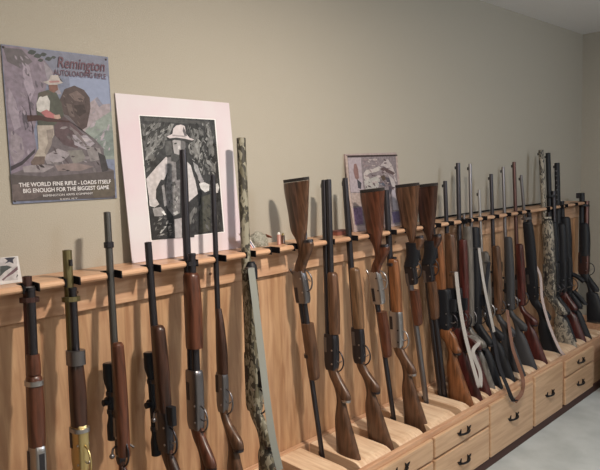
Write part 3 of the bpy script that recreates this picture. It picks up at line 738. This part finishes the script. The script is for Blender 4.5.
pic.dabs([(205, 60), (280, 60), (275, 260), (235, 270), (200, 200)], 50, 12, [(g, g, g) for g in (.45, .30, .15, .09, .22)], c5, 1.3)
# neck, face, neckerchief and hat
pic.poly(c4((235, 290), (280, 280), (300, 320), (270, 350), (240, 340)), (.09, .09, .09), .5)
pic.poly(c4((246, 205), (280, 190), (326, 200), (334, 240), (318, 280), (290, 300), (258, 290), (250, 250)), (.40, .385, .395), .65)
pic.poly(c4((300, 200), (332, 205), (334, 250), (318, 285), (300, 290), (304, 240)), (.16, .155, .16), .6)
pic.poly(c4((258, 222), (274, 218), (276, 226), (260, 230)), (.05, .05, .05))
pic.poly(c4((284, 240), (296, 236), (298, 258), (284, 262)), (.60, .58, .59))
pic.poly(c4((205, 180), (236, 172), (300, 176), (350, 190), (390, 190), (386, 210), (360, 220), (310, 206), (262, 200), (225, 198)), (.05, .048, .05))
pic.poly(c4((208, 178), (246, 160), (252, 124), (272, 104), (304, 98), (328, 108), (338, 160), (360, 186), (392, 196), (378, 204), (330, 192), (270, 184), (228, 190)), (.62, .56, .58), .85)
pic.poly(c4((320, 110), (336, 150), (344, 176), (326, 172), (314, 140)), (.14, .13, .14))
pic.poly(c4((246, 164), (330, 172), (340, 184), (246, 176)), (.36, .33, .34))
pic.done('photo_print', fr)

# carved wooden picture farther right
ct = thing('carved_picture', 'small pinkish carved relief picture with antler shapes, leaning behind the upside-down guns', 'picture', (0, 0, 0))
zt2 = at(345, 155, -.01).z; P2 = Vector((2.2, -.055, TOPZ + .001)); N2 = Vector((0, -(zt2 - P2.z), .045)).normalized()
xa, xb = hit(345, 155, P2, N2).x, hit(396, 154, P2, N2).x
board('backing', [(345, 154), (396.5, 152.5), bottom_px(xb + .004, P2), bottom_px(xa + .004, P2)], P2, N2, .012, pm((.42, .33, .32), .8), ct)
pic = Picture(P2, N2)
def c6(*pts): return [(340 + x / 10, 150 + y / 10) for x, y in pts]
pic.poly(c6((62, 70), (570, 62), (600, 400), (610, 740), (150, 760), (90, 400)), (.27, .225, .24), .6)
pic.poly(c6((60, 55), (572, 45), (574, 62), (62, 74)), (.045, .03, .03))
pic.poly(c6((50, 60), (72, 60), (100, 400), (160, 770), (136, 770), (80, 400)), (.48, .37, .33))
pic.poly(c6((556, 60), (572, 60), (600, 400), (618, 740), (600, 740), (582, 400)), (.46, .36, .33))
pic.poly(c6((80, 80), (210, 76), (216, 200), (235, 390), (220, 420), (110, 420)), (.40, .34, .37), .8)
pic.poly(c6((140, 140), (162, 136), (180, 190), (190, 280), (172, 300), (150, 280), (134, 210)), (.25, .14, .13))
pic.poly(c6((170, 290), (215, 330), (210, 390), (180, 380)), (.06, .055, .07))
pic.poly(c6((238, 230), (260, 200), (330, 190), (390, 160), (420, 190), (360, 220), (300, 230), (270, 250), (300, 290), (260, 310), (238, 280)), (.50, .45, .43), .8)
pic.poly(c6((400, 160), (450, 100), (480, 90), (520, 160), (556, 240), (540, 260), (490, 200), (440, 160)), (.47, .41, .41), .8)
pic.poly(c6((390, 190), (440, 170), (500, 200), (550, 230), (530, 250), (450, 215)), (.12, .08, .08))
pic.poly(c6((240, 310), (370, 260), (400, 300), (380, 380), (260, 400)), (.44, .42, .40), .75)
pic.poly(c6((400, 260), (440, 250), (470, 290), (430, 310)), (.10, .07, .05))
pic.poly(c6((380, 320), (430, 320), (460, 360), (400, 350)), (.10, .11, .15))
pic.poly(c6((450, 270), (500, 280), (520, 400), (500, 460), (480, 340)), (.08, .07, .09))
pic.poly(c6((480, 240), (540, 300), (580, 420), (560, 440), (510, 330)), (.50, .45, .45), .8)
pic.poly(c6((520, 400), (590, 400), (600, 600), (530, 600)), (.44, .40, .45), .8)
pic.poly(c6((520, 620), (600, 610), (604, 720), (530, 730)), (.15, .12, .22))
pic.poly(c6((110, 430), (220, 430), (230, 560), (130, 560)), (.42, .33, .30), .7)
pic.poly(c6((130, 580), (220, 570), (230, 740), (150, 750)), (.22, .14, .24), .5)
pic.dabs([(215, 80), (560, 75), (580, 400), (300, 420), (240, 380), (215, 200)], 80, 22, [(.45, .38, .37), (.30, .22, .23), (.16, .11, .12), (.50, .44, .43), (.10, .07, .08)], c6, .5)
pic.done('relief_carving', ct)

# small black and white picture at the left edge
sp = thing('small_picture', 'small black and white picture leaning on the shelf at the left edge', 'picture', (0, 0, 0))
P3 = Vector((.5, -.10, TOPZ + .001)); N3 = Vector((0, -.1, .02)).normalized()
xr3 = hit(18, 256, P3, N3).x
board('picture_card', [(-34, 261), (18, 256), bottom_px(xr3 + .001, P3), bottom_px(xr3 - .19, P3)], P3, N3, .004, pm((.66, .64, .64), .9), sp)
pic = Picture(P3, N3)
def c7(*pts): return [(x / 11.73, 250 + y / 11.73) for x, y in pts]
pic.poly(c7((-300, 110), (195, 84), (210, 350), (-280, 390)), (.52, .49, .50), .7)
pic.poly(c7((50, 96), (100, 88), (180, 84), (150, 115), (160, 160), (110, 140), (55, 160), (90, 126)), (.03, .03, .05))
pic.poly(c7((0, 190), (80, 180), (140, 200), (60, 250), (0, 310)), (.06, .07, .07))
pic.poly(c7((-260, 200), (-60, 180), (0, 230), (-100, 300), (-240, 320)), (.10, .09, .10))
pic.poly(c7((205, 190), (210, 230), (150, 280), (80, 320), (40, 360), (20, 350), (110, 270)), (.17, .10, .12))
pic.poly(c7((200, 280), (212, 300), (190, 330)), (.05, .05, .05))
pic.done('picture_print', sp)

# ------------------------------------------------------------------ small things on the shelf
ZT = TOPZ + .0005
def spot(px, y): p = at(px, 240, y); return p.x
x = spot(258, -.06)
cap = thing('camouflage_hat', 'crumpled camouflage cap with reddish brim on the shelf beside the striped booklet', 'cap', (x, -.06, ZT))
bm = bmesh.new(); bmesh.ops.create_icosphere(bm, subdivisions=4, radius=1)
from mathutils import noise as _nz
for v in bm.verts:
    n = _nz.noise(v.co * 2.2) * .22; v.co *= 1 + n
    v.co = Vector((v.co.x * .048, v.co.y * .036, max(v.co.z, -.15) * .052 + .0078))
o = obj('crown', bm, mat('faded_camouflage_cloth', (.30, .29, .24), .9, kind='voronoi', col2=(.12, .12, .09), col3=(.42, .40, .35), scale=60), cap, smooth=True)
bm = bmesh.new(); R = []
for i in range(9):
    t = i / 8 * PI; R.append([(.036 + .034 * math.sin(t), -.03 * math.cos(t), .042 - .014 * math.sin(t) + d) for d in (0, .003)] + [(.026, -.024 * math.cos(t), .047 + d) for d in (.003, 0)])
rings(bm, R); obj('brim', bm, mat('red_brown_cloth', (.24, .10, .07), .9), cap)
x = spot(248, -.10)
bk = thing('striped_booklet', 'thin booklet with red, white and blue stripes leaning on the shelf', 'booklet', (x, -.085, ZT))
bm = bmesh.new(); MS = [white, red, mat('blue_print', (.06, .07, .22), .5)]
cols = [0, 1, 0, 1, 0, 2, 0]
for i, cidx in enumerate(cols):
    u0, u1 = i * .0052, (i + 1) * .0052
    f0 = len(bm.faces)
    pr = [(u0, 0), (u1, 0), (u1 - .046, .066), (u0 - .046, .066)]
    a = [bm.verts.new((u + .012, -.002, z)) for u, z in pr]; b = [bm.verts.new((u + .012, .002, z)) for u, z in pr]
    for f in (bm.faces.new(a), bm.faces.new(b[::-1]), *[bm.faces.new((a[j], a[(j + 1) % 4], b[(j + 1) % 4], b[j])) for j in range(4)]): f.material_index = cidx
o = obj('cover', bm, MS, bk)
for px, y, h, r, m_, lab in ((279, -.10, .042, .0085, mat('clear_red_plastic', (.45, .22, .18), .4), 'upright reddish shell with pale top, right of the camouflage cap'),
                             (283, -.085, .034, .008, W_red, 'short brown shell standing behind the reddish shell'),
                             (306, -.10, .036, .006, blued, 'thin dark cartridge standing right of the first upside-down butt')):
    t = thing('cartridge', lab, 'cartridge', (spot(px, y), y, ZT))
    bm = bmesh.new(); lathe(bm, [(0, r * 1.12), (.004, r * 1.12), (.005, r), (h, r), (h + .002, r * .8)]); obj('case', bm, m_, t, smooth=True)
    bm = bmesh.new(); lathe(bm, [(h + .0022, r * .8), (h + .010, r * .5), (h + .012, r * .2)]); obj('cartridge_tip', bm, white if px == 279 else brass, t, smooth=True)
t = thing('ammunition_box', 'flat dark red cardboard box lying between the two upright barrels', 'box', (spot(340, -.06), -.06, ZT))
obj('tray', bx((-.045, -.025, 0), (.045, .025, .016)), mat('dark_red_card', (.22, .07, .05), .7), t)
obj('lid', bx((-.046, -.026, .0163), (.046, .026, .021)), mat('maroon_card', (.13, .05, .045), .7), t)
bm = bmesh.new(); tube(bm, [(3.0, -.008, TOPZ + .008), (3.6, -.008, TOPZ + .011), (4.2, -.008, TOPZ + .009), (4.42, -.008, TOPZ + .008)], .0048, 8)
tag(obj('power_cord', bm, felt), 'thin black cord running along the back edge of the shelf', 'cord')

# ------------------------------------------------------------------ right end of the room
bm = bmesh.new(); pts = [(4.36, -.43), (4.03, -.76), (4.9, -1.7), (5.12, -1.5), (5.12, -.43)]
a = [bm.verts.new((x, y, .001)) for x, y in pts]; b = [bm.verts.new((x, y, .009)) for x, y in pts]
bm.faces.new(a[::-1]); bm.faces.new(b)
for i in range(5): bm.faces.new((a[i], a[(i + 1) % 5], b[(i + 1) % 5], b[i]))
tag(obj('dark_mat', bm, floor_shade_m), 'dark charcoal floor mat in the far right corner beyond the pale carpet', 'mat')  # sheet added where the carpet falls into shade
ch = thing('side_chest', 'dark brown wooden chest against the right end of the drawers', 'chest', (4.6, -.8, .0095))  # box added to darken the shaded end of the drawers
obj('body', bx((-.40, -.30, .03), (.40, .27, .31)), end_shade_m, ch, bevel=.004)
obj('top', bx((-.41, -.31, .3103), (.41, .275, .33)), end_shade_m, ch, bevel=.004)
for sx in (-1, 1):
    for sy in (-1, 1): obj('foot', bx((sx * .36 - .02, sy * .23 - .02, 0), (sx * .36 + .02, sy * .23 + .02, .0297)), end_shade_m, ch)
